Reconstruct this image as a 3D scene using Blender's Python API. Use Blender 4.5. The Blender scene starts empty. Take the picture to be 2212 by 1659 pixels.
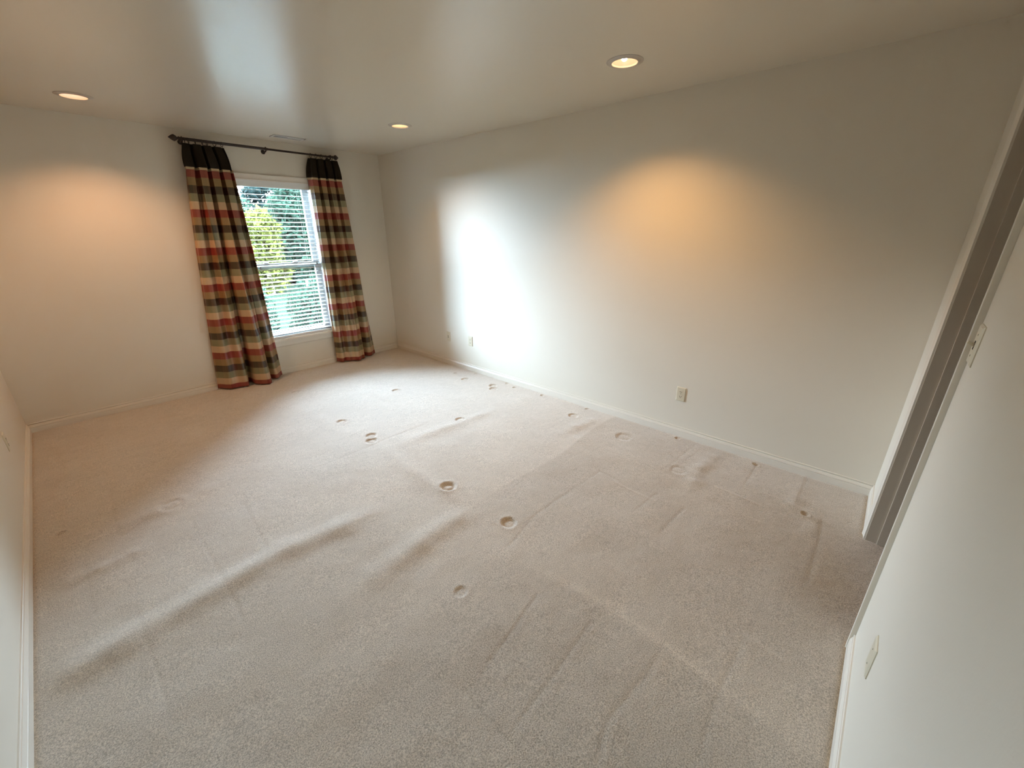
import bpy, bmesh, math, random
import numpy as np
from mathutils import Matrix, Vector

random.seed(7)
S = bpy.context.scene
C = S.collection

# ---------------------------------------------------------------- camera
cam = bpy.data.cameras.new('camera')
cam.sensor_fit = 'HORIZONTAL'; cam.sensor_width = 36.0; cam.lens = 14.353
cam.clip_start = 0.02; cam.clip_end = 200
camo = bpy.data.objects.new('camera', cam); C.objects.link(camo)
R_ = (0.67113665, -0.74132270, -0.00403103); U_ = (0.26365508, 0.23360397, 0.93590341); W_ = (0.69286478, 0.62918188, -0.35223368)
camo.matrix_world = Matrix(((R_[0], U_[0], -W_[0], -3.11829), (R_[1], U_[1], -W_[1], -5.05405),
                            (R_[2], U_[2], -W_[2], 1.57207), (0, 0, 0, 1)))
S.camera = camo

# ---------------------------------------------------------------- light and exposure
SKY_COL, SKY_STR = (0.625, 0.79, 1.0), 107.0
SUN_STR = 16.0
LAMP_COL = (1.0, 0.66, 0.34)
w = bpy.data.worlds.new('sky'); S.world = w; w.use_nodes = True
bg = w.node_tree.nodes['Background']; bg.inputs[0].default_value = (*SKY_COL, 1); bg.inputs[1].default_value = SKY_STR
sun = bpy.data.lights.new('sun', 'SUN'); sun.energy = SUN_STR; sun.angle = 0.02; sun.color = (1.0, 0.93, 0.75)
suno = bpy.data.objects.new('sun', sun); C.objects.link(suno)
suno.rotation_euler = Vector((-0.45, -0.55, 0.72)).to_track_quat('Z', 'Y').to_euler()   # comes over the roof from behind the camera
suno.location = (-4, -6, 8)
pt = bpy.data.lights.new('window_portal', 'AREA'); pt.shape = 'RECTANGLE'; pt.size = 0.86; pt.size_y = 1.66; pt.cycles.is_portal = True   # only guides sky sampling
pto = bpy.data.objects.new('window_portal', pt); C.objects.link(pto); pto.location = (-1.3175, 0.158, 1.234); pto.rotation_euler = (math.radians(-90), 0, 0)
S.view_settings.view_transform = 'Standard'; S.view_settings.look = 'None'
S.view_settings.exposure = 0.87; S.view_settings.gamma = 1.0
S.view_settings.use_curve_mapping = False
cy = S.cycles
cy.max_bounces = 7; cy.diffuse_bounces = 5; cy.glossy_bounces = 3; cy.transmission_bounces = 6; cy.transparent_max_bounces = 12
cy.caustics_reflective = False; cy.caustics_refractive = False
cy.use_denoising = True; cy.use_adaptive_sampling = True; cy.adaptive_threshold = 0.07; cy.adaptive_min_samples = 20
cy.sample_clamp_indirect = 8.0

# ---------------------------------------------------------------- room dimensions (metres, corner of window wall and long wall = origin)
XL, XR, YB, YN, H = -3.5687, 0.0, 0.0, -5.2776, 2.44
WX0, WX1, WZ0, WZ1 = -1.745, -0.890, 0.405, 2.062      # window opening
DX0, DX1, DZ = -1.297, -0.525, 2.04                    # door opening
YH = -6.6                                              # hall beyond the door

# ---------------------------------------------------------------- helpers
class MB:
    def __init__(s): s.v = []; s.f = []
    def add(s, vs, fs):
        o = len(s.v); s.v += [tuple(a) for a in vs]; s.f += [tuple(i + o for i in f) for f in fs]; return s
    def box(s, a, b):
        x0, y0, z0 = a; x1, y1, z1 = b
        return s.add([(x0,y0,z0),(x1,y0,z0),(x1,y1,z0),(x0,y1,z0),(x0,y0,z1),(x1,y0,z1),(x1,y1,z1),(x0,y1,z1)],
                     [(0,3,2,1),(4,5,6,7),(0,1,5,4),(1,2,6,5),(2,3,7,6),(3,0,4,7)])
    def lathe(s, prof, n=24, axis='z', at=(0,0,0), cap=True):
        vs = []; fs = []; m = len(prof)
        for k in range(n):
            a = 2*math.pi*k/n; c, q = math.cos(a), math.sin(a)
            for r, h in prof:
                if axis == 'z': p = (r*c, r*q, h)
                elif axis == 'x': p = (h, r*c, r*q)
                else: p = (r*q, h, r*c)
                vs.append((p[0]+at[0], p[1]+at[1], p[2]+at[2]))
        for k in range(n):
            for i in range(m-1):
                a = k*m+i; b = ((k+1) % n)*m+i
                fs.append((a, b, b+1, a+1))
        if cap:
            if prof[0][0] > 1e-6: fs.append(tuple(k*m for k in range(n))[::-1])
            if prof[-1][0] > 1e-6: fs.append(tuple(k*m+m-1 for k in range(n)))
        return s.add(vs, fs)
    def prism(s, prof, a, b, ends=True):
        """profile points given as 3D offsets, swept from point a to point b"""
        n = len(prof)
        vs = [(p[0]+a[0], p[1]+a[1], p[2]+a[2]) for p in prof] + [(p[0]+b[0], p[1]+b[1], p[2]+b[2]) for p in prof]
        fs = [(i, (i+1) % n, n+(i+1) % n, n+i) for i in range(n)]
        if ends: fs += [tuple(range(n))[::-1], tuple(range(n, 2*n))]
        return s.add(vs, fs)
    def tube(s, pts, r, n=8):
        pts = [Vector(p) for p in pts]; rings = []
        for i, p in enumerate(pts):
            t = (pts[min(i+1, len(pts)-1)] - pts[max(i-1, 0)]).normalized()
            e = Vector((0,0,1)) if abs(t.z) < 0.9 else Vector((1,0,0))
            u = t.cross(e).normalized(); v = t.cross(u)
            rings.append([p + r*(math.cos(2*math.pi*k/n)*u + math.sin(2*math.pi*k/n)*v) for k in range(n)])
        vs = [q for g in rings for q in g]; fs = []
        for i in range(len(rings)-1):
            for k in range(n):
                fs.append((i*n+k, i*n+(k+1) % n, (i+1)*n+(k+1) % n, (i+1)*n+k))
        fs += [tuple(range(n))[::-1], tuple(range((len(rings)-1)*n, len(rings)*n))]
        return s.add(vs, fs)
    def torus(s, R, r, at, axis='x', n=20, m=8):
        vs = []; fs = []
        for i in range(n):
            a = 2*math.pi*i/n
            for j in range(m):
                b = 2*math.pi*j/m; d = R + r*math.cos(b); h = r*math.sin(b)
                p = (h, d*math.cos(a), d*math.sin(a)) if axis == 'x' else (d*math.cos(a), d*math.sin(a), h)
                vs.append((p[0]+at[0], p[1]+at[1], p[2]+at[2]))
                fs.append((i*m+j, ((i+1) % n)*m+j, ((i+1) % n)*m+(j+1) % m, i*m+(j+1) % m))
        return s.add(vs, fs)
    def mesh(s, name, smooth=False, bevel=0):
        me = bpy.data.meshes.new(name); me.from_pydata(s.v, [], s.f)
        bm = bmesh.new(); bm.from_mesh(me)
        bmesh.ops.recalc_face_normals(bm, faces=bm.faces)
        if bevel:
            es = [e for e in bm.edges if len(e.link_faces) == 2 and e.calc_face_angle(0) > 0.6]
            bmesh.ops.bevel(bm, geom=es, offset=bevel, segments=2, profile=0.7, affect='EDGES', clamp_overlap=True)
        bm.to_mesh(me); bm.free()
        if smooth: me.polygons.foreach_set('use_smooth', [True]*len(me.polygons))
        me.update(); return me
    def build(s, name, mat, parent=None, smooth=False, bevel=0):
        return link(name, s.mesh(name, smooth, bevel), mat, parent)

def link(name, me, mat, parent=None):
    o = bpy.data.objects.new(name, me); C.objects.link(o)
    if mat is not None and not me.materials: me.materials.append(mat)
    if parent is not None: o.parent = parent
    return o

def smooth_by_angle(o, ang=0.6):
    me = o.data
    me.polygons.foreach_set('use_smooth', [True]*len(me.polygons))
    bm = bmesh.new(); bm.from_mesh(me)
    for e in bm.edges: e.smooth = not (len(e.link_faces) == 2 and e.calc_face_angle(0) > ang)
    bm.to_mesh(me); bm.free()

def empty(name, loc=(0,0,0)):
    o = bpy.data.objects.new(name, None); o.location = loc; o.empty_display_size = 0.05; C.objects.link(o); return o

def tag(o, label=None, cat=None, group=None, kind=None):
    if label: o['label'] = label
    if cat: o['category'] = cat
    if group: o['group'] = group
    if kind: o['kind'] = kind
    return o

# ---------------------------------------------------------------- materials
def mat(name, col, rough=0.6, spec=0.4, metal=0.0):
    m = bpy.data.materials.new(name); m.use_nodes = True
    b = m.node_tree.nodes['Principled BSDF']
    b.inputs['Base Color'].default_value = (*col, 1); b.inputs['Roughness'].default_value = rough
    b.inputs['Specular IOR Level'].default_value = spec; b.inputs['Metallic'].default_value = metal
    return m

def N(m, t, **kw):
    n = m.node_tree.nodes.new(t)
    for k, v in kw.items(): setattr(n, k, v)
    return n
def L(m, a, b): m.node_tree.links.new(a, b)
def bsdf(m): return m.node_tree.nodes['Principled BSDF']

def add_noise(m, col, amount, scale, detail=3, bump=0.0, bump_dist=0.001, bump_scale=None):
    """gentle colour variation and fine relief in object space"""
    tc = N(m, 'ShaderNodeTexCoord')
    no = N(m, 'ShaderNodeTexNoise'); no.inputs['Scale'].default_value = scale; no.inputs['Detail'].default_value = detail
    L(m, tc.outputs['Object'], no.inputs['Vector'])
    mr = N(m, 'ShaderNodeMapRange'); mr.inputs[3].default_value = 1-amount; mr.inputs[4].default_value = 1+amount
    L(m, no.outputs['Fac'], mr.inputs[0])
    vm = N(m, 'ShaderNodeVectorMath', operation='SCALE'); vm.inputs[0].default_value = col
    L(m, mr.outputs[0], vm.inputs['Scale']); L(m, vm.outputs[0], bsdf(m).inputs['Base Color'])
    if bump:
        nb = N(m, 'ShaderNodeTexNoise'); nb.inputs['Scale'].default_value = bump_scale or scale*4; nb.inputs['Detail'].default_value = 2
        L(m, tc.outputs['Object'], nb.inputs['Vector'])
        bp = N(m, 'ShaderNodeBump'); bp.inputs['Strength'].default_value = bump; bp.inputs['Distance'].default_value = bump_dist
        L(m, nb.outputs['Fac'], bp.inputs['Height']); L(m, bp.outputs[0], bsdf(m).inputs['Normal'])
    return m

M = {}
WALLC = (0.725, 0.672, 0.575)
M['wall'] = add_noise(mat('wall_paint', WALLC, 0.55, 0.3), WALLC, 0.012, 1.5, bump=0.25, bump_dist=0.0006, bump_scale=160)
CEILC = (0.68, 0.62, 0.51)
M['ceiling'] = add_noise(mat('ceiling_paint', CEILC, 0.27, 0.85), CEILC, 0.012, 1.2, bump=0.10, bump_dist=0.004, bump_scale=5)
M['trim'] = add_noise(mat('trim_paint', (0.735, 0.685, 0.60), 0.35, 0.5), (0.735, 0.685, 0.60), 0.015, 6)
M['jamb'] = add_noise(mat('shaded_jamb_paint', (0.52, 0.45, 0.36), 0.4, 0.5), (0.52, 0.45, 0.36), 0.02, 6)  # trim colour darkened: shade from the dim hall painted into the jamb
M['vinyl'] = mat('white_vinyl', (0.82, 0.83, 0.82), 0.35, 0.5)
M['slat'] = mat('white_slat', (0.84, 0.85, 0.84), 0.4, 0.4)
M['cordm'] = mat('white_cord', (0.75, 0.75, 0.72), 0.8, 0.2)
M['tassel'] = mat('grey_tassel', (0.25, 0.26, 0.26), 0.6, 0.3)
M['iron'] = add_noise(mat('dark_iron', (0.028, 0.016, 0.012), 0.45, 0.5), (0.028, 0.016, 0.012), 0.25, 60)
M['almond'] = mat('almond_plastic', (0.66, 0.60, 0.46), 0.35, 0.5)
M['slotm'] = mat('socket_slot', (0.035, 0.025, 0.015), 0.7, 0.2)
M['screw'] = mat('screw_head', (0.45, 0.41, 0.33), 0.35, 0.5, 0.6)
M['ringm'] = mat('lamp_trim_ring', (0.50, 0.46, 0.40), 0.4, 0.5)
M['canm'] = mat('lamp_can', (0.80, 0.74, 0.62), 0.45, 0.5)
M['vent'] = mat('vent_enamel', (0.42, 0.40, 0.35), 0.4, 0.5)
M['duct'] = mat('duct_inside', (0.03, 0.03, 0.028), 0.8, 0.2)

def emit(name, col, s):
    m = bpy.data.materials.new(name); m.use_nodes = True
    b = bsdf(m); b.inputs['Base Color'].default_value = (*col, 1)
    b.inputs['Emission Color'].default_value = (*col, 1); b.inputs['Emission Strength'].default_value = s
    return m

m = bpy.data.materials.new('window_glass'); m.use_nodes = True; nt = m.node_tree; nt.nodes.clear()
out = N(m, 'ShaderNodeOutputMaterial'); mix = N(m, 'ShaderNodeMixShader'); tr = N(m, 'ShaderNodeBsdfTransparent'); gl = N(m, 'ShaderNodeBsdfGlossy')
tr.inputs[0].default_value = (0.93, 0.97, 0.97, 1); gl.inputs['Roughness'].default_value = 0.02
fr = N(m, 'ShaderNodeFresnel'); fr.inputs[0].default_value = 1.45
L(m, fr.outputs[0], mix.inputs[0]); L(m, tr.outputs[0], mix.inputs[1]); L(m, gl.outputs[0], mix.inputs[2]); L(m, mix.outputs[0], out.inputs[0])
M['glass'] = m

# carpet: beige cut pile; "nap" and "stain" are carried by the carpet itself (brushed pile, wear, and gap shade painted along the skirting)
CARP = (0.53, 0.468, 0.392)
m = mat('carpet_pile', CARP, 0.95, 0.08)
bsdf(m).inputs['Sheen Weight'].default_value = 0.7; bsdf(m).inputs['Sheen Roughness'].default_value = 0.45; bsdf(m).inputs['Sheen Tint'].default_value = (1.0, 0.95, 0.90, 1)
tc = N(m, 'ShaderNodeTexCoord')
n1 = N(m, 'ShaderNodeTexNoise'); n1.inputs['Scale'].default_value = 210; n1.inputs['Detail'].default_value = 2.5; n1.inputs['Roughness'].default_value = 0.65
n2 = N(m, 'ShaderNodeTexNoise'); n2.inputs['Scale'].default_value = 2.3; n2.inputs['Detail'].default_value = 3
n3 = N(m, 'ShaderNodeTexNoise'); n3.inputs['Scale'].default_value = 22; n3.inputs['Detail'].default_value = 3
mp = N(m, 'ShaderNodeMapping'); mp.inputs['Scale'].default_value = (0.7, 1.6, 1)
for n in (n1, n2): L(m, tc.outputs['Object'], n.inputs['Vector'])
L(m, tc.outputs['Object'], mp.inputs[0]); L(m, mp.outputs[0], n3.inputs['Vector'])
def rng(m, sock, a, b, lo=0.0, hi=1.0):
    r = N(m, 'ShaderNodeMapRange'); r.inputs[1].default_value = lo; r.inputs[2].default_value = hi
    r.inputs[3].default_value = a; r.inputs[4].default_value = b; L(m, sock, r.inputs[0]); return r.outputs[0]
def mul(m, a, b):
    r = N(m, 'ShaderNodeMath', operation='MULTIPLY'); L(m, a, r.inputs[0]); L(m, b, r.inputs[1]); return r.outputs[0]
at = N(m, 'ShaderNodeAttribute', attribute_name='nap'); st = N(m, 'ShaderNodeAttribute', attribute_name='stain_gap_shade')
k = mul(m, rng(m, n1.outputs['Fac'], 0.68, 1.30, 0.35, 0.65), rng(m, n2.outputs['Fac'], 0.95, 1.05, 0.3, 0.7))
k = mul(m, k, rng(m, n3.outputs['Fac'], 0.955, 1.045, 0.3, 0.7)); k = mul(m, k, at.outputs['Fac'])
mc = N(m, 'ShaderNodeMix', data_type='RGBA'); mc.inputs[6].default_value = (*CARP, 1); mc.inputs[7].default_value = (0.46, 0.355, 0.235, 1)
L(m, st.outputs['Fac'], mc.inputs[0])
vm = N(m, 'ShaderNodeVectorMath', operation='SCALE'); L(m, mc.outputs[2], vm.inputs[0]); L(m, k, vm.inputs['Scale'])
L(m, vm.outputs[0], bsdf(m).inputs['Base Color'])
bp = N(m, 'ShaderNodeBump'); bp.inputs['Strength'].default_value = 0.55; bp.inputs['Distance'].default_value = 0.004
L(m, n1.outputs['Fac'], bp.inputs['Height']); L(m, bp.outputs[0], bsdf(m).inputs['Normal'])
M['carpet'] = m

# plaid silk: bands woven in both directions; UV in metres
RED, TAN, BROWN, SAGE, CREAM = (0.23, 0.022, 0.018), (0.27, 0.165, 0.062), (0.026, 0.011, 0.006), (0.21, 0.20, 0.105), (0.54, 0.37, 0.22)
m = mat('plaid_silk', (0.3, 0.2, 0.1), 0.31, 0.5)
uv = N(m, 'ShaderNodeUVMap'); uv.uv_map = 'UVMap'
sp = N(m, 'ShaderNodeSeparateXYZ'); L(m, uv.outputs[0], sp.inputs[0])
def bands(sock, cols, period):
    d = N(m, 'ShaderNodeMath', operation='DIVIDE'); d.inputs[1].default_value = period; L(m, sock, d.inputs[0])
    f = N(m, 'ShaderNodeMath', operation='FRACT'); L(m, d.outputs[0], f.inputs[0])
    r = N(m, 'ShaderNodeValToRGB'); r.color_ramp.interpolation = 'CONSTANT'; e = r.color_ramp.elements
    e.remove(e[1]); e[0].position = 0; e[0].color = (*cols[0], 1)
    for i, c in enumerate(cols[1:], 1):
        q = e.new(i/len(cols)); q.color = (*c, 1)
    L(m, f.outputs[0], r.inputs[0]); return r.outputs[0]
weft = bands(sp.outputs['Y'], [RED, TAN, BROWN, SAGE, CREAM], 0.341)
warp = bands(sp.outputs['X'], [(0.40, 0.24, 0.13), (0.23, 0.19, 0.09), (0.42, 0.28, 0.15), (0.11, 0.07, 0.035), (0.33, 0.10, 0.06)], 0.30)
mx = N(m, 'ShaderNodeMix', data_type='RGBA'); mx.inputs[0].default_value = 0.17
L(m, weft, mx.inputs[6]); L(m, warp, mx.inputs[7]); L(m, mx.outputs[2], bsdf(m).inputs['Base Color'])
wn = N(m, 'ShaderNodeTexNoise'); wn.inputs['Scale'].default_value = 1.0; wn.inputs['Detail'].default_value = 2
mp2 = N(m, 'ShaderNodeMapping'); mp2.inputs['Scale'].default_value = (25, 700, 1); L(m, uv.outputs[0], mp2.inputs[0]); L(m, mp2.outputs[0], wn.inputs['Vector'])
bp = N(m, 'ShaderNodeBump'); bp.inputs['Strength'].default_value = 0.15; bp.inputs['Distance'].default_value = 0.001
L(m, wn.outputs['Fac'], bp.inputs['Height']); L(m, bp.outputs[0], bsdf(m).inputs['Normal'])
M['plaid'] = m
M['header'] = add_noise(mat('chocolate_chenille', (0.017, 0.012, 0.006), 0.85, 0.2), (0.017, 0.012, 0.006), 0.25, 90, bump=0.4, bump_scale=300)
M['cream'] = mat('cream_lip', (0.50, 0.38, 0.22), 0.7, 0.2)

# ---------------------------------------------------------------- structure: floor (carpet)
FX0, FX1, FY0, FY1, DXY = -3.60, 0.03, -5.42, 0.03, 0.0072
nx = int((FX1-FX0)/DXY)+1; ny = int((FY1-FY0)/DXY)+1
gx, gy = np.meshgrid(np.linspace(FX0, FX1, nx), np.linspace(FY0, FY1, ny))
gz = np.zeros_like(gx); nap = np.ones_like(gx); stain_gap_shade = np.zeros_like(gx)
def pdist(pts):
    """distance to a polyline, signed side and position along it (0..1)"""
    best = np.full(gx.shape, 1e9); sgn = np.zeros(gx.shape); along = np.zeros(gx.shape)
    seg = [math.dist(a, b) for a, b in zip(pts, pts[1:])]; tot = sum(seg); acc = 0
    for (a, b), l in zip(zip(pts, pts[1:]), seg):
        dx, dy = (b[0]-a[0])/l, (b[1]-a[1])/l
        t = np.clip((gx-a[0])*dx+(gy-a[1])*dy, 0, l)
        px, py = a[0]+t*dx, a[1]+t*dy
        d = np.hypot(gx-px, gy-py); mk = d < best
        best[mk] = d[mk]; sgn[mk] = np.sign(dx*(gy-py)-dy*(gx-px))[mk]; along[mk] = ((acc+t)/tot)[mk]; acc += l
    return best, sgn, along
def fade(al, e=0.12): return np.clip(al/e, 0, 1)*np.clip((1-al)/e, 0, 1)
def sstep(x): x = np.clip(x, 0, 1); return x*x*(3-2*x)
def ridge(pts, h, wd, wob=0.0, e0=0.32):
    global gz
    d, s, al = pdist(pts)
    hh = h*(1 + wob*np.sin(al*17)+wob*0.6*np.sin(al*41+1))
    gz += hh*np.exp(-(d/wd)**2)*sstep(np.clip(al/e0, 0, 1)*np.clip((1-al)/0.32, 0, 1))
def groove(pts, dep, wd, tint=0.0, tw=0.03):
    global gz, nap
    d, s, al = pdist(pts)
    gz -= dep*np.exp(-(d/wd)**2)*fade(al, 0.06)
    if tint: nap += tint*np.exp(-(d/tw)**2)*fade(al, 0.06)
def dimple(x, y, r, dep, core=0.75):
    global gz
    i0, i1 = np.searchsorted(gy[:, 0], (y-4*r, y+4*r)); j0, j1 = np.searchsorted(gx[0], (x-4*r, x+4*r))
    d = np.hypot(gx[i0:i1, j0:j1]-x, gy[i0:i1, j0:j1]-y)
    gz[i0:i1, j0:j1] += -dep*np.exp(-((d-r)/(0.36*r))**2) - core*dep*np.exp(-(d/(0.8*r))**2) + 0.25*dep*np.exp(-((d-1.8*r)/(0.5*r))**2)
# stretched, wrinkled carpet: long soft ridges
ridge([(-3.55,-3.10),(-3.40,-3.09),(-3.26,-3.07),(-3.10,-3.06),(-2.97,-3.045),(-2.79,-3.035),(-2.61,-3.033),(-2.37,-3.07),(-2.05,-3.07)], 0.018, 0.078, 0.2, 0.10)
ridge([(-2.60,-3.54),(-2.335,-3.53),(-2.116,-3.506),(-1.916,-3.50),(-1.70,-3.56)], 0.015, 0.075, 0.15)
ridge([(-1.75,-2.49),(-1.33,-2.51),(-1.016,-2.56),(-0.55,-2.59)], 0.009, 0.07, 0.1)
ridge([(-1.70,-2.28),(-1.77,-2.77),(-1.78,-3.01),(-1.77,-3.25),(-1.79,-3.50)], 0.009, 0.06, 0.1)
ridge([(-1.82,-0.75),(-1.84,-1.27),(-1.82,-1.62),(-1.82,-2.05)], 0.006, 0.06, 0.1)
ridge([(-0.75,-3.32),(-0.4,-3.36),(-0.1,-3.40)], 0.007, 0.06, 0.3)
ridge([(-0.05,-4.40),(-0.45,-4.36),(-0.75,-4.45)], 0.008, 0.05, 0.3)
ridge([(-3.5,-2.10),(-3.2,-2.12),(-2.9,-2.10),(-2.6,-2.02)], 0.007, 0.06, 0.3)
ridge([(-3.52,-2.45),(-3.3,-2.47),(-3.1,-2.45)], 0.006, 0.04, 0.3)
ridge([(-0.08,-4.95),(-0.45,-4.93),(-0.52,-5.05),(-0.8,-5.06)], 0.006, 0.04, 0.2)
# furniture and heel dents
for x, y in [(-1.721,-1.756),(-1.684,-2.189),(-1.729,-2.268),(-0.995,-2.501),(-0.973,-1.459),(-0.261,-1.746),(-0.199,-2.126),(-0.265,-2.197),(-0.263,-3.207)]:
    dimple(x, y, 0.030, 0.0075)
dimple(-1.724, -3.218, 0.034, 0.014, 0.6); dimple(-1.715, -3.75, 0.030, 0.009, 1.1); dimple(-2.219, -3.909, 0.021, 0.0045, 1.2)
dimple(-0.321, -3.741, 0.045, 0.005); dimple(-0.519, -4.26, 0.040, 0.0035); dimple(-1.698, -0.721, 0.030, 0.005); dimple(-2.98, -2.10, 0.045, 0.004)
for x, y in [(-0.05,-1.696),(-0.044,-2.193),(-0.088,-2.335),(-0.06,-2.694),(-0.055,-3.224),(-0.06,-4.075),(-0.08,-4.645),(-0.2,-1.5),(-3.45,-1.95),(-0.5,-5.0)]:
    dimple(x, y, 0.014, 0.008, 1.2)
# vacuum tracks: fine creases where the pile lies differently
for pts in [[(-1.977,-4.183),(-2.158,-4.213),(-2.383,-4.245)], [(-1.906,-4.443),(-2.192,-4.457),(-2.493,-4.467)],
            [(-1.879,-4.722),(-2.054,-4.713),(-2.241,-4.686),(-2.373,-4.729)], [(-1.569,-4.948),(-1.752,-4.946),(-1.871,-4.94),(-2.023,-4.948),(-2.165,-4.96)],
            [(-0.03,-4.222),(-0.583,-4.187)], [(-0.05,-4.653),(-0.423,-4.657)], [(-0.05,-4.949),(-0.435,-4.946)], [(-0.874,-3.862),(-1.187,-3.841)],
            [(-0.896,-3.838),(-0.916,-4.027)], [(-0.875,-4.265),(-1.143,-4.24)], [(-0.417,-5.082),(-0.803,-5.097),(-1.124,-5.093)],
            [(-1.187,-3.841),(-1.546,-3.822),(-1.892,-3.883)], [(-3.246,-2.847),(-3.245,-3.085),(-3.237,-3.374),(-3.24,-3.659)],
            [(-2.936,-2.334),(-2.937,-2.907),(-2.946,-3.354)], [(-3.381,-2.321),(-3.374,-2.828)], [(-2.677,-2.395),(-2.722,-2.959)], [(-3.219,-1.452),(-3.239,-2.227)],
            [(-2.259,-2.34),(-1.859,-2.344),(-1.651,-2.332),(-1.205,-2.349)], [(-1.2,-1.2),(-1.22,-2.0)], [(-0.9,-4.45),(-1.2,-4.43)], [(-2.5,-4.2),(-2.52,-4.9)]]:
    groove(pts, 0.0016, 0.010, -0.03, 0.014)
for pts in [[(-1.569,-4.948),(-1.599,-5.102)], [(-0.56,-4.50),(-0.58,-4.80)], [(-0.95,-4.0),(-0.97,-4.3)]]:
    groove(pts, -0.002, 0.009, 0.06, 0.015)
d, s, al = pdist([(-1.96,-3.80),(-1.88,-4.06),(-1.837,-4.307),(-1.812,-4.485),(-1.832,-4.686),(-1.863,-4.929),(-1.869,-5.067),(-1.877,-5.30)])
nap += 0.10*np.exp(-(d/0.022)**2)*np.clip(al*4, 0, 1)
ysm = np.clip((-3.85-gy)/0.4, 0, 1)
nap += -0.085*sstep((-1.86-gx)/0.05+0.5)*ysm*sstep((gx+2.9)/0.7)
# the brushed strip along the long wall lies darker than the rest
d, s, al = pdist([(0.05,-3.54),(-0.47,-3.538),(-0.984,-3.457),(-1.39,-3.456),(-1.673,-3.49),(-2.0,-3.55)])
dk = sstep(-(gy+3.50+0.02*np.sin(gx*5))/0.025+0.5)*sstep((gx+1.95)/0.6); nap += -0.12*dk; stain_gap_shade += 0.30*dk*np.clip(1.6+gx, .3, 1)
stain_gap_shade += 0.55*np.exp(-(((gx+0.98)/0.26)**2+((gy+5.18)/0.16)**2)) + 0.25*np.exp(-(((gx+0.75)/0.45)**2+((gy+4.95)/0.25)**2))
# shade of the gap between carpet and skirting, painted into the colour
edge = np.minimum(gx-XL, gy-YN); stain_gap_shade += 0.7*np.exp(-(np.clip(edge-0.013, 0, 9)/0.008)**2)*(gy > YN)*~((gx > DX0-.03) & (gx < DX1+.03) & (gy < YN+.1))
rs = np.random.RandomState(3)
def blur_noise(n, amp):
    a = rs.rand(ny//n+3, nx//n+3)-0.5
    yi = np.arange(ny)/n; xi = np.arange(nx)/n
    y0 = yi.astype(int); x0 = xi.astype(int); fy = sstep(yi-y0)[:, None]; fx = sstep(xi-x0)[None, :]
    return amp*((a[y0][:, x0]*(1-fx)+a[y0][:, x0+1]*fx)*(1-fy)+(a[y0+1][:, x0]*(1-fx)+a[y0+1][:, x0+1]*fx)*fy)
gz += blur_noise(26, 0.006) + blur_noise(9, 0.0022) + blur_noise(2, 0.0012)
ed = np.minimum(np.minimum(gx-XL, -gx), np.minimum(-gy, np.where((gx > DX0) & (gx < DX1), 9, gy-YN)))
gz *= np.clip(0.25+ed/0.12, 0, 1); gz -= 0.004*np.exp(-(np.clip(ed-0.013, 0, 9)/0.01)**2)
co = np.stack([gx, gy, gz], -1).reshape(-1, 3).astype(np.float32)
i = (np.arange(ny-1)[:, None]*nx+np.arange(nx-1)[None, :]).ravel()
quads = np.stack([i, i+1, i+nx+1, i+nx], -1).astype(np.int32)
me = bpy.data.meshes.new('floor')
me.vertices.add(len(co)); me.vertices.foreach_set('co', co.ravel())
me.loops.add(quads.size); me.loops.foreach_set('vertex_index', quads.ravel())
me.polygons.add(len(quads)); me.polygons.foreach_set('loop_start', np.arange(0, quads.size, 4, dtype=np.int32))
me.polygons.foreach_set('use_smooth', np.ones(len(quads), dtype=bool))
me.update(calc_edges=True); me.validate()
for nm, arr in (('nap', nap), ('stain_gap_shade', np.clip(stain_gap_shade, 0, 1))):
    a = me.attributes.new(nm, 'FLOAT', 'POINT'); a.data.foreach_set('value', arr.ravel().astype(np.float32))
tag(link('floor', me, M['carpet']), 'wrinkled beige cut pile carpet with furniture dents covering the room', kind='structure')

def plane_with_holes(name, outer, holes, z, mt):
    bm = bmesh.new(); edges = []
    for loop in [outer]+holes:
        vs = [bm.verts.new((x, y, z)) for x, y in loop]
        edges += [bm.edges.new((vs[k], vs[(k+1) % len(vs)])) for k in range(len(vs))]
    bmesh.ops.triangle_fill(bm, edges=edges, use_beauty=True, use_dissolve=False)
    bmesh.ops.recalc_face_normals(bm, faces=bm.faces)
    me = bpy.data.meshes.new(name); bm.to_mesh(me); bm.free()
    return link(name, me, mt)
LAMPS = [(-0.675, -3.685), (-0.690, -1.530), (-2.680, -0.650)]
VENT = (-1.165, -0.300, 0.300, 0.125)
holes = [[(x+0.072*math.cos(2*math.pi*k/40), y+0.072*math.sin(2*math.pi*k/40)) for k in range(40)] for x, y in LAMPS]
vx, vy, vw, vd = VENT
holes.append([(vx-vw/2+.02, vy-vd/2+.02), (vx+vw/2-.02, vy-vd/2+.02), (vx+vw/2-.02, vy+vd/2-.02), (vx-vw/2+.02, vy+vd/2-.02)])
tag(plane_with_holes('ceiling', [(XL-.15, YN-.06), (XR+.15, YN-.06), (XR+.15, YB+.18), (XL-.15, YB+.18)], holes, H, M['ceiling']), 'smooth cream semi-gloss ceiling', kind='structure')

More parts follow.
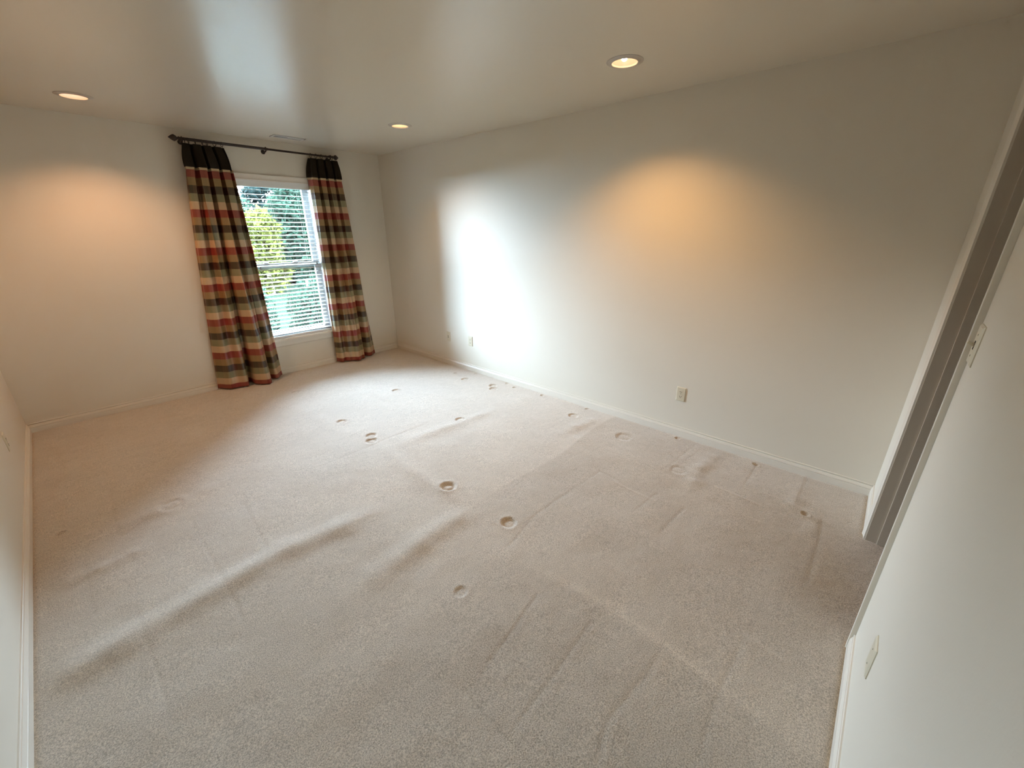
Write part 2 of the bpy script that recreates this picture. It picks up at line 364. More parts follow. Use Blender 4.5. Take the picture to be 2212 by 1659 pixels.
T = 0.12
tag(MB().box((XR, YN-.06, -0.2), (XR+T, YB+.16, H+.05)).build('wall_right', M['wall']), 'long cream painted wall', kind='structure')
tag(MB().box((XL-T, YN-.06, -0.2), (XL, YB+.16, H+.05)).build('wall_left', M['wall']), 'cream painted wall at the left edge', kind='structure')
mb = MB()
mb.box((XL, YB, -0.2), (WX0, YB+.16, H+.05)); mb.box((WX1, YB, -0.2), (XR, YB+.16, H+.05))
mb.box((WX0, YB, -0.2), (WX1, YB+.16, WZ0)); mb.box((WX0, YB, WZ1), (WX1, YB+.16, H+.05))
tag(mb.build('wall_back', M['wall']), 'cream painted window wall', kind='structure')
TW = 0.118
mb = MB()
mb.box((XL, YN-TW, -0.2), (DX0-.02, YN, H+.05)); mb.box((DX1+.02, YN-TW, -0.2), (XR, YN, H+.05)); mb.box((DX0-.02, YN-TW, DZ+.02), (DX1+.02, YN, H+.05))
tag(mb.build('wall_near', M['wall']), 'cream painted wall with the doorway', kind='structure')
# hall beyond the doorway
mb = MB(); mb.box((-2.4, YH-.1, -0.2), (0.12, YH, H+.05)); mb.box((-2.5, YH-.1, -0.2), (-2.4, YN-TW, H+.05)); mb.box((0.0, YH, -0.2), (0.12, YN-TW, H+.05))
tag(mb.build('wall_hall', M['wall']), kind='structure')
tag(MB().box((-2.5, YH-.1, H), (0.12, YN-.05, H+.05)).build('ceiling_hall', M['ceiling']), kind='structure')
tag(MB().box((-2.5, YH-.1, -0.1), (0.12, -5.41, -0.002)).build('floor_hall', M['carpet']), kind='structure')
a = bpy.data.objects['floor_hall'].data.attributes.new('nap', 'FLOAT', 'POINT'); a.data.foreach_set('value', [1.0]*len(bpy.data.objects['floor_hall'].data.vertices))

# baseboards: profile out from the wall (d) against height (z)
BP = [(0,0.076),(0.0045,0.076),(0.0062,0.0735),(0.0062,0.0700),(0.0015,0.0680),(0.0015,0.0650),(0.0070,0.0630),(0.0085,0.058),(0.0105,0.052),(0.0130,0.0465),(0.0085,0.0450),(0.0085,0.0425),(0.0130,0.0400),(0.0130,-0.02),(0,-0.02)]
def base(name, a, b, nrm):
    o = MB().prism([(d*nrm[0], d*nrm[1], z) for d, z in BP], (a[0], a[1], 0), (b[0], b[1], 0)).build(name, M['trim'])
    return tag(o, 'low moulded cream baseboard', kind='structure')
base('baseboard_right', (XR, YN+.0), (XR, YB), (-1, 0))
base('baseboard_left', (XL, YN), (XL, YB), (1, 0))
base('baseboard_back', (XL, YB), (XR, YB), (0, -1))
base('baseboard_near', (XL, YN), (DX0-.060, YN), (0, 1))
base('baseboard_near_corner', (DX1+.060, YN), (XR, YN), (0, 1))
for o_ in ('baseboard_right','baseboard_left','baseboard_back','baseboard_near','baseboard_near_corner'): smooth_by_angle(bpy.data.objects[o_], 0.3)

# ---------------------------------------------------------------- doorway
CP = [(0,0),(0,0.0085),(0.006,0.0100),(0.010,0.0085),(0.020,0.0095),(0.036,0.0130),(0.046,0.0165),(0.055,0.0168),(0.057,0.0150),(0.057,0)]   # (across from the inner edge, thickness)
dr = tag(empty('door_1', ((DX0+DX1)/2, YN, 0)), 'open doorway with painted casing and jamb', kind='structure')
ox, oy = dr.location.x, dr.location.y
def rel(mb):
    mb.v = [(x-ox, y-oy, z) for x, y, z in mb.v]; return mb
cs = rel(MB().prism([(DX1+.005+a, YN+t, 0) for a, t in CP], (0,0,-.01), (0,0,DZ+.062))).build('casing', M['trim'], dr); smooth_by_angle(cs, 0.5)
cs = rel(MB().prism([(DX0-.005-a, YN+t, 0) for a, t in CP], (0,0,-.01), (0,0,DZ+.062))).build('casing', M['trim'], dr); smooth_by_angle(cs, 0.5)
cs = rel(MB().prism([(0, YN+t, DZ+.005+a) for a, t in CP], (DX0-.005,0,0), (DX1+.005,0,0))).build('casing', M['trim'], dr); smooth_by_angle(cs, 0.5)
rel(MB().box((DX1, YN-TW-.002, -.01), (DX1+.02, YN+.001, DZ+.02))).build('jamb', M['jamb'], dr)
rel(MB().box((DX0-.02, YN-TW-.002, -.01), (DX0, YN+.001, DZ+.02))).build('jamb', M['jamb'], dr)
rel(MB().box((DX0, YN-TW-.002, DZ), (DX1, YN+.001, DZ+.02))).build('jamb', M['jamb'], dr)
rel(MB().box((DX1-.011, YN-.085, -.01), (DX1, YN-.046, DZ))).build('door_stop', M['jamb'], dr, bevel=.002)
rel(MB().box((DX0, YN-.085, -.01), (DX0+.011, YN-.046, DZ))).build('door_stop', M['jamb'], dr, bevel=.002)
rel(MB().box((DX0, YN-.085, DZ-.011), (DX1, YN-.046, DZ))).build('door_stop', M['jamb'], dr, bevel=.002)

# ---------------------------------------------------------------- window
wn_ = tag(empty('window_1', ((WX0+WX1)/2, YB, WZ0)), 'white double-hung window behind the horizontal blind', kind='structure')
ox, oy = wn_.location.x, wn_.location.y
def relw(mb):
    mb.v = [(x-ox, y-oy, z-WZ0) for x, y, z in mb.v]; return mb
def casing_w(p0, p1, f):
    o = relw(MB().prism([f(a, t) for a, t in CP], p0, p1)).build('casing', M['trim'], wn_); smooth_by_angle(o, 0.5)
casing_w((WX0-.057,0,WZ1), (WX1+.057,0,WZ1), lambda a, t: (0, -t, a))
casing_w((0,0,WZ0), (0,0,WZ1), lambda a, t: (WX1+a, -t, 0))
casing_w((0,0,WZ0), (0,0,WZ1), lambda a, t: (WX0-a, -t, 0))
relw(MB().box((WX0-.075, -.030, WZ0-.019), (WX1+.075, .005, WZ0))).build('sill', M['trim'], wn_, bevel=.004)
o = relw(MB().prism([(0,0,0),(0,-.013,0),(0,-.014,-.006),(0,-.012,-.055),(0,-.008,-.066),(0,-.003,-.068),(0,0,-.068)], (WX0-.055,0,WZ0-.019), (WX1+.055,0,WZ0-.019))).build('apron', M['trim'], wn_)
for a, b in (((WX0-.002, -.001, WZ0), (WX0+.014, .155, WZ1)), ((WX1-.014, -.001, WZ0), (WX1+.002, .155, WZ1)), ((WX0, -.001, WZ1-.014), (WX1, .155, WZ1+.002)), ((WX0, -.001, WZ0-.002), (WX1, .155, WZ0+.012))):
    relw(MB().box(a, b)).build('jamb', M['vinyl'], wn_)
def sash(z0, z1, y, rb, rt):
    x0, x1, s = WX0+.014, WX1-.014, .043
    mb = MB(); mb.box((x0, y, z0), (x0+s, y+.03, z1)); mb.box((x1-s, y, z0), (x1, y+.03, z1)); mb.box((x0+s, y, z0), (x1-s, y+.03, z0+rb)); mb.box((x0+s, y, z1-rt), (x1-s, y+.03, z1))
    o = relw(mb).build('sash', M['vinyl'], wn_)
    relw(MB().box((x0+s, y+.012, z0+rb), (x1-s, y+.016, z1-rt))).build('pane', M['glass'], o)
sash(1.180, WZ1-.014, .112, .036, .040)
sash(WZ0+.012, 1.240, .080, .055, .040)
relw(MB().box((-1.50, .062, 1.240), (-1.45, .082, 1.252))).build('sash_lock', M['vinyl'], wn_, bevel=.003)
relw(MB().box((-1.19, .062, 1.240), (-1.14, .082, 1.252))).build('sash_lock', M['vinyl'], wn_, bevel=.003)

# ---------------------------------------------------------------- horizontal blind inside the opening
bl = tag(empty('window_blind', ((WX0+WX1)/2, 0.036, WZ0)), 'white two-inch horizontal slat blind lowered over the window, slats tilted open', 'blind')
bx0, bx1 = WX0+.020, WX1-.018
def relb(mb):
    mb.v = [(x-bl.location.x, y-bl.location.y, z-WZ0) for x, y, z in mb.v]; return mb
relb(MB().box((bx0-.004, .006, 2.002), (bx1+.004, .016, 2.060))).build('valance', M['slat'], bl, bevel=.002)
relb(MB().box((bx0, .018, 2.012), (bx1, .060, 2.050))).build('headrail', M['slat'], bl, bevel=.002)
hl = (bx1-bx0)/2; pr = []
for k in range(9):
    u = -0.025+0.05*k/8; pr.append((0, u, 0.0022*(1-(u/0.025)**2)))
sl = MB().prism([(0, u, z+.0012) for _, u, z in pr]+[(0, u, z-.0012) for _, u, z in pr[::-1]], (-hl,0,0), (hl,0,0)).mesh('slat')
sl.materials.append(M['slat'])
TILT = math.radians(6)
nslat = 35; zb, zt = 0.462, 1.976
for k in range(nslat):
    o = bpy.data.objects.new('slat', sl); C.objects.link(o); o.parent = bl
    o.location = ((bx0+bx1)/2-bl.location.x, 0, zb+(zt-zb)*k/(nslat-1)-WZ0+random.uniform(-.0012, .0012)); o.rotation_euler = (TILT+random.uniform(-.02, .02), random.uniform(-.0012, .0012), 0)
relb(MB().box((bx0, .012, 0.420), (bx1, .060, 0.438))).build('bottom_rail', M['slat'], bl, bevel=.003)
for cx in (-1.635, -1.318, -1.03):
    for dy in (-.024, .026):
        relb(MB().tube([(cx, .036+dy, .43), (cx, .036+dy, 2.01)], .0011, 5)).build('ladder_cord', M['cordm'], bl)
for cx, zz in ((-1.560, 1.215), (-0.955, 1.24)):
    c_ = relb(MB().tube([(cx, .004, zz), (cx+.004, .003, (zz+2.0)/2), (cx, .004, 2.01)], .0013, 5)).build('pull_cord', M['cordm'], bl)
    relb(MB().lathe([(.002,.0),(.006,-.004),(.008,-.020),(.009,-.034),(.004,-.038)], 12, at=(cx, .004, zz+.004))).build('tassel', M['tassel'], c_, smooth=True)

# ---------------------------------------------------------------- curtain rod
RODZ, RODY = 2.347, -0.085
rod = tag(empty('curtain_rod', (-1.32, 0, RODZ)), 'thin dark iron curtain rod with leaf-bud finials above the window', 'curtain rod')
def relr(mb):
    mb.v = [(x+1.32, y, z-RODZ) for x, y, z in mb.v]; return mb
relr(MB().lathe([(.0125,-2.020),(.0125,-1.30),(.0095,-1.295),(.0095,-.625)], 16, 'x', (0, RODY, RODZ))).build('rod', M['iron'], rod, smooth=False)
smooth_by_angle(bpy.data.objects['rod'], 0.6)
fin = [(.0115,0),(.015,.004),(.015,.009),(.009,.014),(.010,.019),(.020,.027),(.0265,.039),(.0265,.047),(.021,.058),(.012,.070),(.004,.080),(.0,.083)]
relr(MB().lathe([(r, -2.015-h) for r, h in fin], 14, 'x', (0, RODY, RODZ), cap=False)).build('finial', M['iron'], rod, smooth=True)
relr(MB().lathe([(r, -.628+h*.85) for r, h in fin], 14, 'x', (0, RODY, RODZ), cap=False)).build('finial', M['iron'], rod, smooth=True)
for x in (-2.0, -1.315, -.650):
    mb = MB(); mb.tube([(x, -.003, RODZ-.018), (x, -.040, RODZ-.018), (x, -.070, RODZ-.022), (x, RODY, RODZ-.016)], .006, 8)
    mb.lathe([(.0,-.0005),(.020,-.0005),(.020,-.004),(.012,-.007),(0,-.008)], 14, 'y', (x, 0, RODZ-.018), cap=False)
    mb.torus(.0150, .0045, (x, RODY, RODZ), 'x', 16, 6)
    relr(mb).build('bracket', M['iron'], rod, smooth=True)

# ---------------------------------------------------------------- curtains
def interp(keys, t):
    """smooth (Catmull-Rom) curve through keys [(t, x, y)]"""
    ts = [k[0] for k in keys]; i = max(0, min(len(ts)-2, int(np.searchsorted(ts, t, side='right'))-1))
    p1, p2 = keys[i], keys[i+1]; p0 = keys[i-1] if i > 0 else p1; p3 = keys[i+2] if i+2 < len(keys) else p2
    u = (t-p1[0])/(p2[0]-p1[0]); r = []
    for a in (1, 2):
        m1 = (p2[a]-p0[a])/max(1e-6, p2[0]-p0[0])*(p2[0]-p1[0]); m2 = (p3[a]-p1[a])/max(1e-6, p3[0]-p1[0])*(p2[0]-p1[0])
        r.append((2*u**3-3*u*u+1)*p1[a]+(u**3-2*u*u+u)*m1+(-2*u**3+3*u*u)*p2[a]+(u**3-u*u)*m2)
    return r

def curtain(label, x0, x1, hx0, hx1, keys, npl, ph, seed, rings):
    """x0..x1 at the rod, hx0..hx1 at the foot of the header; keys = hem line on the floor"""
    rnd = random.Random(seed)
    root = tag(empty('curtain', ((x0+x1)/2, RODY, 0.0)), label, 'curtain', 'plaid silk curtains')
    NU, zt, zh, zb = 150, 2.312, 2.118, 0.014
    wid = 1.15
    fl = [rnd.uniform(.7, 1.3) for _ in range(npl+1)]
    def top(t):
        a = fl[int(t*npl) % npl]
        y = RODY - .026*(1-3.0*(1-abs(math.sin(math.pi*(npl*t+ph))))**2.6)*a
        return x0+(x1-x0)*t + .016*math.sin(4*math.pi*(npl*t+ph)), y
    def pos(t, z, out=0.0):
        xt, yt = top(t)
        if z > zh:
            q = (zt-z)/(zt-zh); tx = xt + q*((hx0-x0)*(1-t)+(hx1-x1)*t)
            yy = RODY + (yt-RODY)*(0.55+0.75*q); tx += (t-.5)*.018*math.sin(math.pi*q)
            return tx, yy
        q = (zh-z)/(zh-zb)
        xh = xt + (hx0-x0)*(1-t)+(hx1-x1)*t; yh = RODY+(yt-RODY)*1.3
        xb, yb = interp(keys, t)
        wv = q**0.85
        w2 = q**1.25
        x = xh+(xb-xh)*wv
        y = yh*(1-w2)+yb*w2
        y += .020*math.sin(2*math.pi*(npl*t*1.35+ph+.2*math.sin(q*3+seed)))*min(1, q*3)*(1-.4*q)
        y += .004*math.sin(23*t+9*q+seed)*w2
        return x, min(y, -.022)
    ox, oy = root.location.x, root.location.y
    def sheet(name, za, zb_, nv, mt, off, parent, bulge=0.0):
        vs = []; uvs = []
        for j in range(nv+1):
            z = za+(zb_-za)*j/nv
            row = [pos(k/NU, z) for k in range(NU+1)]
            for k in range(NU+1):
                x, y = row[k]
                a, b = row[max(0, k-1)], row[min(NU, k+1)]
                nxn, nyn = (b[1]-a[1]), -(b[0]-a[0]); l = math.hypot(nxn, nyn) or 1
                e = off+bulge*math.sin(math.pi*min(1, j/nv*1.0)*.5)
                vs.append((x+nxn/l*e-ox, y+nyn/l*e-oy, z)); uvs.append((k/NU*wid, z))
        fs = [(j*(NU+1)+k, j*(NU+1)+k+1, (j+1)*(NU+1)+k+1, (j+1)*(NU+1)+k) for j in range(nv) for k in range(NU)]
        me = bpy.data.meshes.new(name); me.from_pydata(vs, [], fs)
        ul = me.uv_layers.new(name='UVMap')
        for lp in me.loops:
            u, v = uvs[lp.vertex_index]
            ul.data[lp.index].uv = (u, 2.108-v)     # v counts down from the first red band
        me.polygons.foreach_set('use_smooth', [True]*len(me.polygons))
        o = link(name, me, mt, parent)
        sm = o.modifiers.new('thickness', 'SOLIDIFY'); sm.thickness = .0022; sm.offset = 0
        return o
    sheet('panel', 2.125, zb, 130, M['plaid'], 0.0, root)
    sheet('header', zt, zh+.004, 14, M['header'], .006, root, .006)
    sheet('cream_trim', zh+.010, zh-.016, 4, M['cream'], .0045, root)
    return root, pos

LK = [(0,-2.222,-.024),(.06,-2.20,-.050),(.15,-2.13,-.130),(.26,-2.04,-.160),(.36,-1.965,-.150),(.42,-1.945,-.060),(.47,-1.915,-.060),(.54,-1.905,-.160),(.62,-1.865,-.240),(.71,-1.79,-.265),(.765,-1.755,-.210),(.80,-1.745,-.10),(.85,-1.725,-.10),(.92,-1.67,-.145),(1,-1.592,-.075)]
RK = [(0,-.925,-.055),(.08,-.905,-.095),(.16,-.87,-.120),(.25,-.825,-.120),(.33,-.79,-.150),(.42,-.745,-.195),(.53,-.68,-.205),(.64,-.615,-.170),(.71,-.580,-.090),(.76,-.56,-.075),(.83,-.525,-.125),(.92,-.46,-.120),(1,-.398,-.055)]
cl, posl = curtain('plaid silk curtain on the left of the window, wider panel', -2.015, -1.695, -2.035, -1.660, LK, 4, .08, 1, None)
cr, posr = curtain('plaid silk curtain on the right of the window, nearer the corner', -.893, -.575, -.920, -.556, RK, 4, .0, 4, None)

ring_xs = [(-1.983, 'left'), (-1.955, 'left'), (-1.905, 'left'), (-1.852, 'left'), (-1.815, 'left'), (-1.755, 'left'), (-1.697, 'left'),
           (-.872, 'right'), (-.815, 'right'), (-.755, 'right'), (-.700, 'right'), (-.665, 'right'), (-.640, 'right')]
rg = MB().torus(.0205, .0026, (0, 0, -.0085), 'x', 20, 7).mesh('curtain_ring', True); rg.materials.append(M['iron'])
hk = MB().tube([(0, 0, -.029), (0, -.003, -.036), (0, 0, -.043)], .0018, 6).mesh('hook', True); hk.materials.append(M['iron'])
for k, (x, side) in enumerate(ring_xs):
    o = bpy.data.objects.new('curtain_ring', rg); C.objects.link(o); o.location = (x, RODY, RODZ); o.rotation_euler = (0, 0, random.uniform(-.45, .45))
    h = bpy.data.objects.new('hook', hk); C.objects.link(h); h.parent = o
    n_side = sum(1 for _, q_ in ring_xs[:k] if q_ == side)
    tag(o, '%s small dark iron ring from the left carrying the %s curtain on the rod' % (['first', 'second', 'third', 'fourth', 'fifth', 'sixth', 'seventh'][n_side], side), 'ring', 'iron rings of the %s curtain' % side)

# ---------------------------------------------------------------- recessed downlights
NAMES = ['recessed ceiling downlight nearest the camera, its bulb showing', 'recessed ceiling downlight near the far corner, over the right wall end', 'recessed ceiling downlight with pinkish glow at the left, by the window wall']
LP = [dict(e=38, c=(1.0, 0.56, 0.22), can=(0.50, 0.41, 0.30), b=(0, 0, 0), s=128, tip=1), dict(e=13, c=(1.0, 0.60, 0.28), can=(0.80, 0.70, 0.56), b=(0, 0, 0), s=128), dict(e=30, c=(1.0, 0.54, 0.28), can=(0.78, 0.62, 0.58), b=(0, 0, 0), s=128)]
for (x, y), nm, q in zip(LAMPS, NAMES, LP):
    r = tag(empty('recessed_downlight', (x, y, H)), nm, 'ceiling light', 'recessed ceiling downlights')
    o = MB().lathe([(.0685,.004),(.0685,-.006),(.0705,-.0085),(.073,-.0085),(.076,-.006),(.094,-.0030),(.100,-.0015),(.1005,.0003)], 48, cap=False).build('trim_ring', M['ringm'], r, smooth=True)
    cm = mat('lamp_can_lining', q['can'], .45, .5)
    MB().lathe([(.0690,-.004),(.0675,.012),(.0655,.03),(.062,.07),(.058,.105),(.052,.118),(.0,.120)], 40, cap=False).build('can', cm, r, smooth=True)
    be = emit('bulb_glow', (1.0, .80, .56), 2.6)
    if 'tip' in q:      # the small reflector lamp hangs out past the rim on the near side
        MB().lathe([(0,-.0135),(.009,-.012),(.0145,-.007),(.0165,.002),(.015,.016),(.010,.034),(.009,.060)], 20, at=(-.043, -.020, 0), cap=False).build('bulb_tip', emit('bulb_tip_glow', (1.0, .95, .90), 6.0), r, smooth=True)
    bo = MB().lathe([(.0,.036),(.020,.038),(.036,.044),(.0455,.055),(.046,.066),(.038,.088),(.028,.110)], 28, cap=False).build('bulb', be, r, smooth=True); bo.location = q['b']
    ld = bpy.data.lights.new('downlight', 'SPOT'); ld.energy = q['e']; ld.color = q['c']; ld.shadow_soft_size = .022; ld.spot_size = math.radians(q['s']); ld.spot_blend = .75
    lo = bpy.data.objects.new('lamp_light', ld); C.objects.link(lo); lo.parent = r; lo.location = (q['b'][0], q['b'][1], .028+q['b'][2])

# ---------------------------------------------------------------- ceiling air register
v = tag(empty('air_vent', (vx, vy, H)), 'small pale ceiling air register in front of the window wall', 'vent')
mb = MB(); a, b = vw/2, vd/2
for p, q in (((-a,-b), (a,-b+.024)), ((-a,b-.024), (a,b)), ((-a,-b+.024), (-a+.024,b-.024)), ((a-.024,-b+.024), (a,b-.024))):
    mb.box((p[0], p[1], -.005), (q[0], q[1], .001))
mb.build('frame', M['vent'], v, bevel=.0015)
mb = MB(); mb.box((-a+.02, -b+.02, .055), (a-.02, b-.02, .06)); mb.box((-a+.018, -b+.018, 0), (-a+.02, b-.018, .06)); mb.box((a-.02, -b+.018, 0), (a-.018, b-.018, .06)); mb.box((-a+.02, -b+.018, 0), (a-.02, -b+.02, .06)); mb.box((-a+.02, b-.02, 0), (a-.02, b-.018, .06))
mb.build('duct_boot', M['duct'], v)
lv = MB().box((-a/2+.013, -.0055, -.0006), (a/2-.013, .0055, .0006)).mesh('louver'); lv.materials.append(M['vent'])
for side, ang in ((-1, 1.0), (1, -.7)):
    for k in range(6):
        o = bpy.data.objects.new('louver', lv); C.objects.link(o); o.parent = v
        o.location = (side*(a/2-.011), -b+.030+k*(vd-.06)/5, .002); o.rotation_euler = (ang, 0, 0)
MB().box((-.002, -b+.022, -.002), (.002, b-.022, .004)).build('divider', M['vent'], v)
MB().box((a-.018, -b-.006, -.012), (a-.014, -b+.012, -.003)).build('lever', M['vent'], v)

# ---------------------------------------------------------------- wall plates
def plate(name, label, cat, loc, rotz, kind, group=None):
    """a plate in its own x (across) z (up) plane, facing -y before rotation"""
    r = tag(empty(name, loc), label, cat, group); r.rotation_euler = (0, 0, rotz)
    mb = MB(); a, b, d = .0355, .0575, .0062
    mb.add([(-a,0,-b),(a,0,-b),(a,0,b),(-a,0,b),(-a,-.0025,-b),(a,-.0025,-b),(a,-.0025,b),(-a,-.0025,b),(-a+.006,-d,-b+.006),(a-.006,-d,-b+.006),(a-.006,-d,b-.006),(-a+.006,-d,b-.006)],
           [(0,1,2,3),(0,4,5,1),(1,5,6,2),(2,6,7,3),(3,7,4,0),(4,8,9,5),(5,9,10,6),(6,10,11,7),(7,11,8,4),(8,11,10,9)])
    mb.build('cover_plate', M['almond'], r)
    if kind == 'duplex':
        for s in (-1, 1):
            mb = MB(); pts = [(.0165*math.cos(t), .0135*math.sin(t)) for t in [2*math.pi*k/20 for k in range(20)]]
            mb.prism([(px, 0, pz+s*.0195) for px, pz in pts], (0, -d+.001, 0), (0, -d-.0016, 0))
            rc = mb.build('receptacle', M['almond'], r)
            for sx, h in ((-.0064, .0082), (.0064, .0066)):
                MB().box((sx-.0017, -d-.0021, s*.0195+.0005-.003), (sx+.0017, -d-.0012, s*.0195+.0005-.003+h)).build('slot', M['slotm'], rc)
            MB().lathe([(0,-d-.0021),(.0026,-d-.0021),(.0026,-d-.001)], 12, 'y', (0, 0, s*.0195-.0085), cap=False).build('slot', M['slotm'], rc)
        MB().lathe([(0,-d-.0014),(.0028,-d-.0010),(.0030,-d+.001)], 12, 'y', cap=False).build('screw', M['screw'], r)
    elif kind == 'jack':
        mb = MB(); mb.box((-.010,-d-.0015,-.020), (.010,-d+.001,.020)); jk = mb.build('jack', M['almond'], r, bevel=.001)
        MB().box((-.006,-d-.0020,.004), (.006,-d-.0010,.013)).build('slot', M['slotm'], jk); MB().box((-.006,-d-.0020,-.013), (.006,-d-.0010,-.004)).build('slot', M['slotm'], jk)
        for z in (-.042, .042): MB().lathe([(0,-d-.0014),(.0028,-d-.0010),(.0030,-d+.001)], 12, 'y', (0,0,z), cap=False).build('screw', M['screw'], r)
    elif kind == 'toggle':
        MB().box((-.0052,-d-.0008,-.0122), (.0052,-d+.001,.0122)).build('toggle_slot', M['slotm'], r)
        MB().prism([(-.0045,-d,-.005),(-.0045,-d,.006),(-.0040,-d-.014,.0105),(-.0040,-d-.0155,.0050)], (0,0,0), (.0085,0,0)).build('toggle', M['almond'], r)
        for z in (-.030, .030): MB().lathe([(0,-d-.0014),(.0028,-d-.0010),(.0030,-d+.001)], 12, 'y', (0,0,z), cap=False).build('screw', M['screw'], r)
    else:
        for z in (-.030, .030): MB().lathe([(0,-d-.0014),(.0028,-d-.0010),(.0030,-d+.001)], 12, 'y', (0,0,z), cap=False).build('screw', M['screw'], r)
    return r
PI = math.pi
plate('power_outlet', 'almond duplex outlet on the long wall below the warm light patch, nearest the camera', 'outlet', (0, -4.030, .353), -PI/2, 'duplex', 'almond wall plates')
plate('power_outlet', 'almond duplex outlet, right one of the pair near the far corner', 'outlet', (0, -1.570, .359), -PI/2, 'duplex', 'almond wall plates')
plate('phone_jack', 'almond jack plate, left one of the pair near the far corner', 'wall jack', (0, -1.172, .352), -PI/2, 'jack', 'almond wall plates')
plate('power_outlet', 'almond wall plate low on the wall beside the doorway, by its baseboard', 'outlet', (-1.757, YN, .366), PI, 'blank', 'almond wall plates')
plate('power_outlet', 'almond wall plate at the left edge of the photo on the left wall', 'outlet', (XL, -1.200, .352), PI/2, 'duplex', 'almond wall plates')
plate('light_switch', 'almond toggle light switch on the wall beside the doorway', 'light switch', (-1.408, YN, 1.262), PI, 'toggle', 'almond wall plates')

# ---------------------------------------------------------------- garden outside the window
GZ = -0.75
def leafmat(name, col):
    m = mat(name, col, .8, .02)
    tcx = N(m, 'ShaderNodeTexCoord'); nn = N(m, 'ShaderNodeTexNoise'); nn.inputs['Scale'].default_value = 2.2; nn.inputs['Detail'].default_value = 3
    L(m, tcx.outputs['Object'], nn.inputs['Vector'])
    mr = N(m, 'ShaderNodeMapRange'); mr.inputs[1].default_value = .3; mr.inputs[2].default_value = .7; mr.inputs[3].default_value = .55; mr.inputs[4].default_value = 1.4; L(m, nn.outputs['Fac'], mr.inputs[0])
    vm = N(m, 'ShaderNodeVectorMath', operation='SCALE'); vm.inputs[0].default_value = col; L(m, mr.outputs[0], vm.inputs['Scale']); L(m, vm.outputs[0], bsdf(m).inputs['Base Color'])
    tl = N(m, 'ShaderNodeBsdfTranslucent'); L(m, vm.outputs[0], tl.inputs[0])
    ms = N(m, 'ShaderNodeMixShader'); ms.inputs[0].default_value = .35
    L(m, bsdf(m).outputs[0], ms.inputs[1]); L(m, tl.outputs[0], ms.inputs[2]); L(m, ms.outputs[0], m.node_tree.nodes['Material Output'].inputs[0])
    return m
M['leaf_a'] = leafmat('leaf_green', (0.0075, 0.0150, 0.0095)); M['leaf_b'] = leafmat('leaf_yellow_green', (0.026, 0.028, 0.006)); M['leaf_c'] = leafmat('leaf_dark', (0.0045, 0.0085, 0.0075))
M['bark'] = add_noise(mat('bark', (.16, .12, .09), .9, .2), (.16, .12, .09), .4, 14)
M['lawn'] = add_noise(mat('lawn', (.0055, .0085, .0055), .95, .0), (.0055, .0085, .0055), .35, 5)
gr = MB().add([(-30, .3, GZ), (34, .3, GZ), (34, 40, GZ), (-30, 40, GZ)], [(0,1,2,3)]).build('garden_lawn', M['lawn'])
tag(gr, kind='structure')
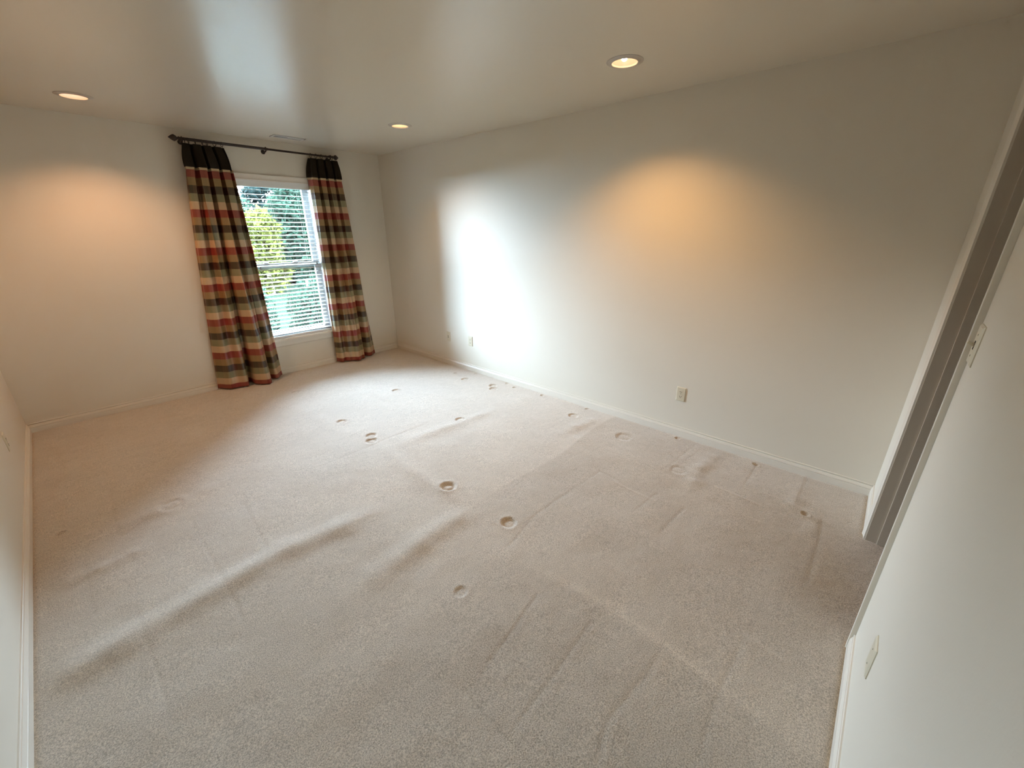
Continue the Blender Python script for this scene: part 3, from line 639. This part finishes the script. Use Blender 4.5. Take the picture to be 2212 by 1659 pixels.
def tree(label, x, y, h, rx, n, lm, seed, size=.09):
    rr = np.random.RandomState(seed)
    root = tag(empty('garden_tree', (x, y, GZ)), label, 'tree', 'trees outside the window')
    MB().lathe([(.12,-.05),(.09,.4),(.06,h*.5),(.02,h*.9)], 10).build('trunk', M['bark'], root, smooth=True)
    nc = 90; ct = np.sqrt(rr.uniform(0, 1, nc))*rx*.78; ca = rr.uniform(0, 6.283, nc); cz = rr.uniform(.15, h-.3, nc); tp = np.sqrt(np.clip(1-(cz/h)**4, .15, 1))
    cen = np.stack([ct*np.cos(ca)*tp, ct*np.sin(ca)*tp, cz], 1)
    c = cen[rr.randint(0, nc, n)]; d = rr.normal(0, 1, (n, 3)); d /= np.linalg.norm(d, axis=1)[:, None]
    p = c+d*(np.minimum(.6, rx*.3)*rr.uniform(.4, 1, n)[:, None]); p[:, 2] = np.clip(p[:, 2], .05, h)
    rad = np.hypot(p[:, 0], p[:, 1]); p[:, :2] *= np.minimum(1, (rx-.06)/np.maximum(rad, 1e-6))[:, None]
    u = rr.normal(0, 1, (n, 3)); u /= np.linalg.norm(u, axis=1)[:, None]
    w_ = np.cross(u, d+rr.normal(0, .4, (n, 3))); w_ /= np.linalg.norm(w_, axis=1)[:, None]
    nn_ = np.cross(u, w_); s = size*rr.uniform(.6, 1.3, n)[:, None]
    vs = np.stack([p-u*s, p+w_*s*.38+nn_*s*.12, p+u*s, p-w_*s*.38+nn_*s*.12], 1).reshape(-1, 3)
    i4 = np.arange(n)*4
    fs = np.concatenate([np.stack([i4, i4+1, i4+2], 1), np.stack([i4, i4+2, i4+3], 1)]).tolist()
    me = bpy.data.meshes.new('foliage'); me.from_pydata(vs.tolist(), [], fs); link('foliage', me, lm, root)
    return root
tree('yellow-green sunlit shrub in the middle of the window view', 2.75, 13.2, 3.3, .95, 5000, M['leaf_b'], 2, .11)
row = [(-7.4, 16.0, 4.2), (-4.2, 16.2, 4.4), (-1.0, 15.8, 4.3), (2.2, 16.2, 4.4), (5.4, 15.8, 4.4), (8.6, 16.2, 4.2), (11.8, 16.0, 4.3)]
names = ['leafy green tree of the front row, leftmost outside the window', 'leafy green tree of the front row, second from the left outside the window', 'leafy green tree of the front row, at the left side of the window view',
         'leafy green tree of the front row, behind the left half of the yellow-green shrub', 'leafy green tree of the front row, right of the yellow-green shrub', 'leafy green tree of the front row, second from the right outside the window', 'leafy green tree of the front row, rightmost outside the window']
for k, ((x, y, h), nm) in enumerate(zip(row, names)): tree(nm, x, y, h, 1.55, 11000, M['leaf_a'], 20+k, .15)
row = [(-8.6, 21.6, 5.5), (-3.4, 21.8, 5.6), (1.8, 21.6, 5.5), (7.0, 21.8, 5.6), (12.2, 21.6, 5.5)]
names = ['dark evergreen of the back row, leftmost outside the window', 'dark evergreen of the back row, second from the left outside the window', 'dark evergreen of the back row, in the middle of the window view',
         'dark evergreen of the back row, right of the window view', 'dark evergreen of the back row, rightmost outside the window']
for k, ((x, y, h), nm) in enumerate(zip(row, names)): tree(nm, x, y, h, 2.5, 15000, M['leaf_c'], 40+k, .2)
names = ['low clipped hedge shrub outside the window, leftmost of four', 'low clipped hedge shrub outside the window, second from the left', 'low clipped hedge shrub outside the window, second from the right', 'low clipped hedge shrub outside the window, rightmost of four']
for k, nm in enumerate(names):
    o = tree(nm, -1.80+1.22*k, 4.4+.12*(k % 2), 1.50, .58, 6500, M['leaf_a'], 60+k, .05); o.name = 'hedge_shrub'; tag(o, None, 'shrub', 'hedge below the window')
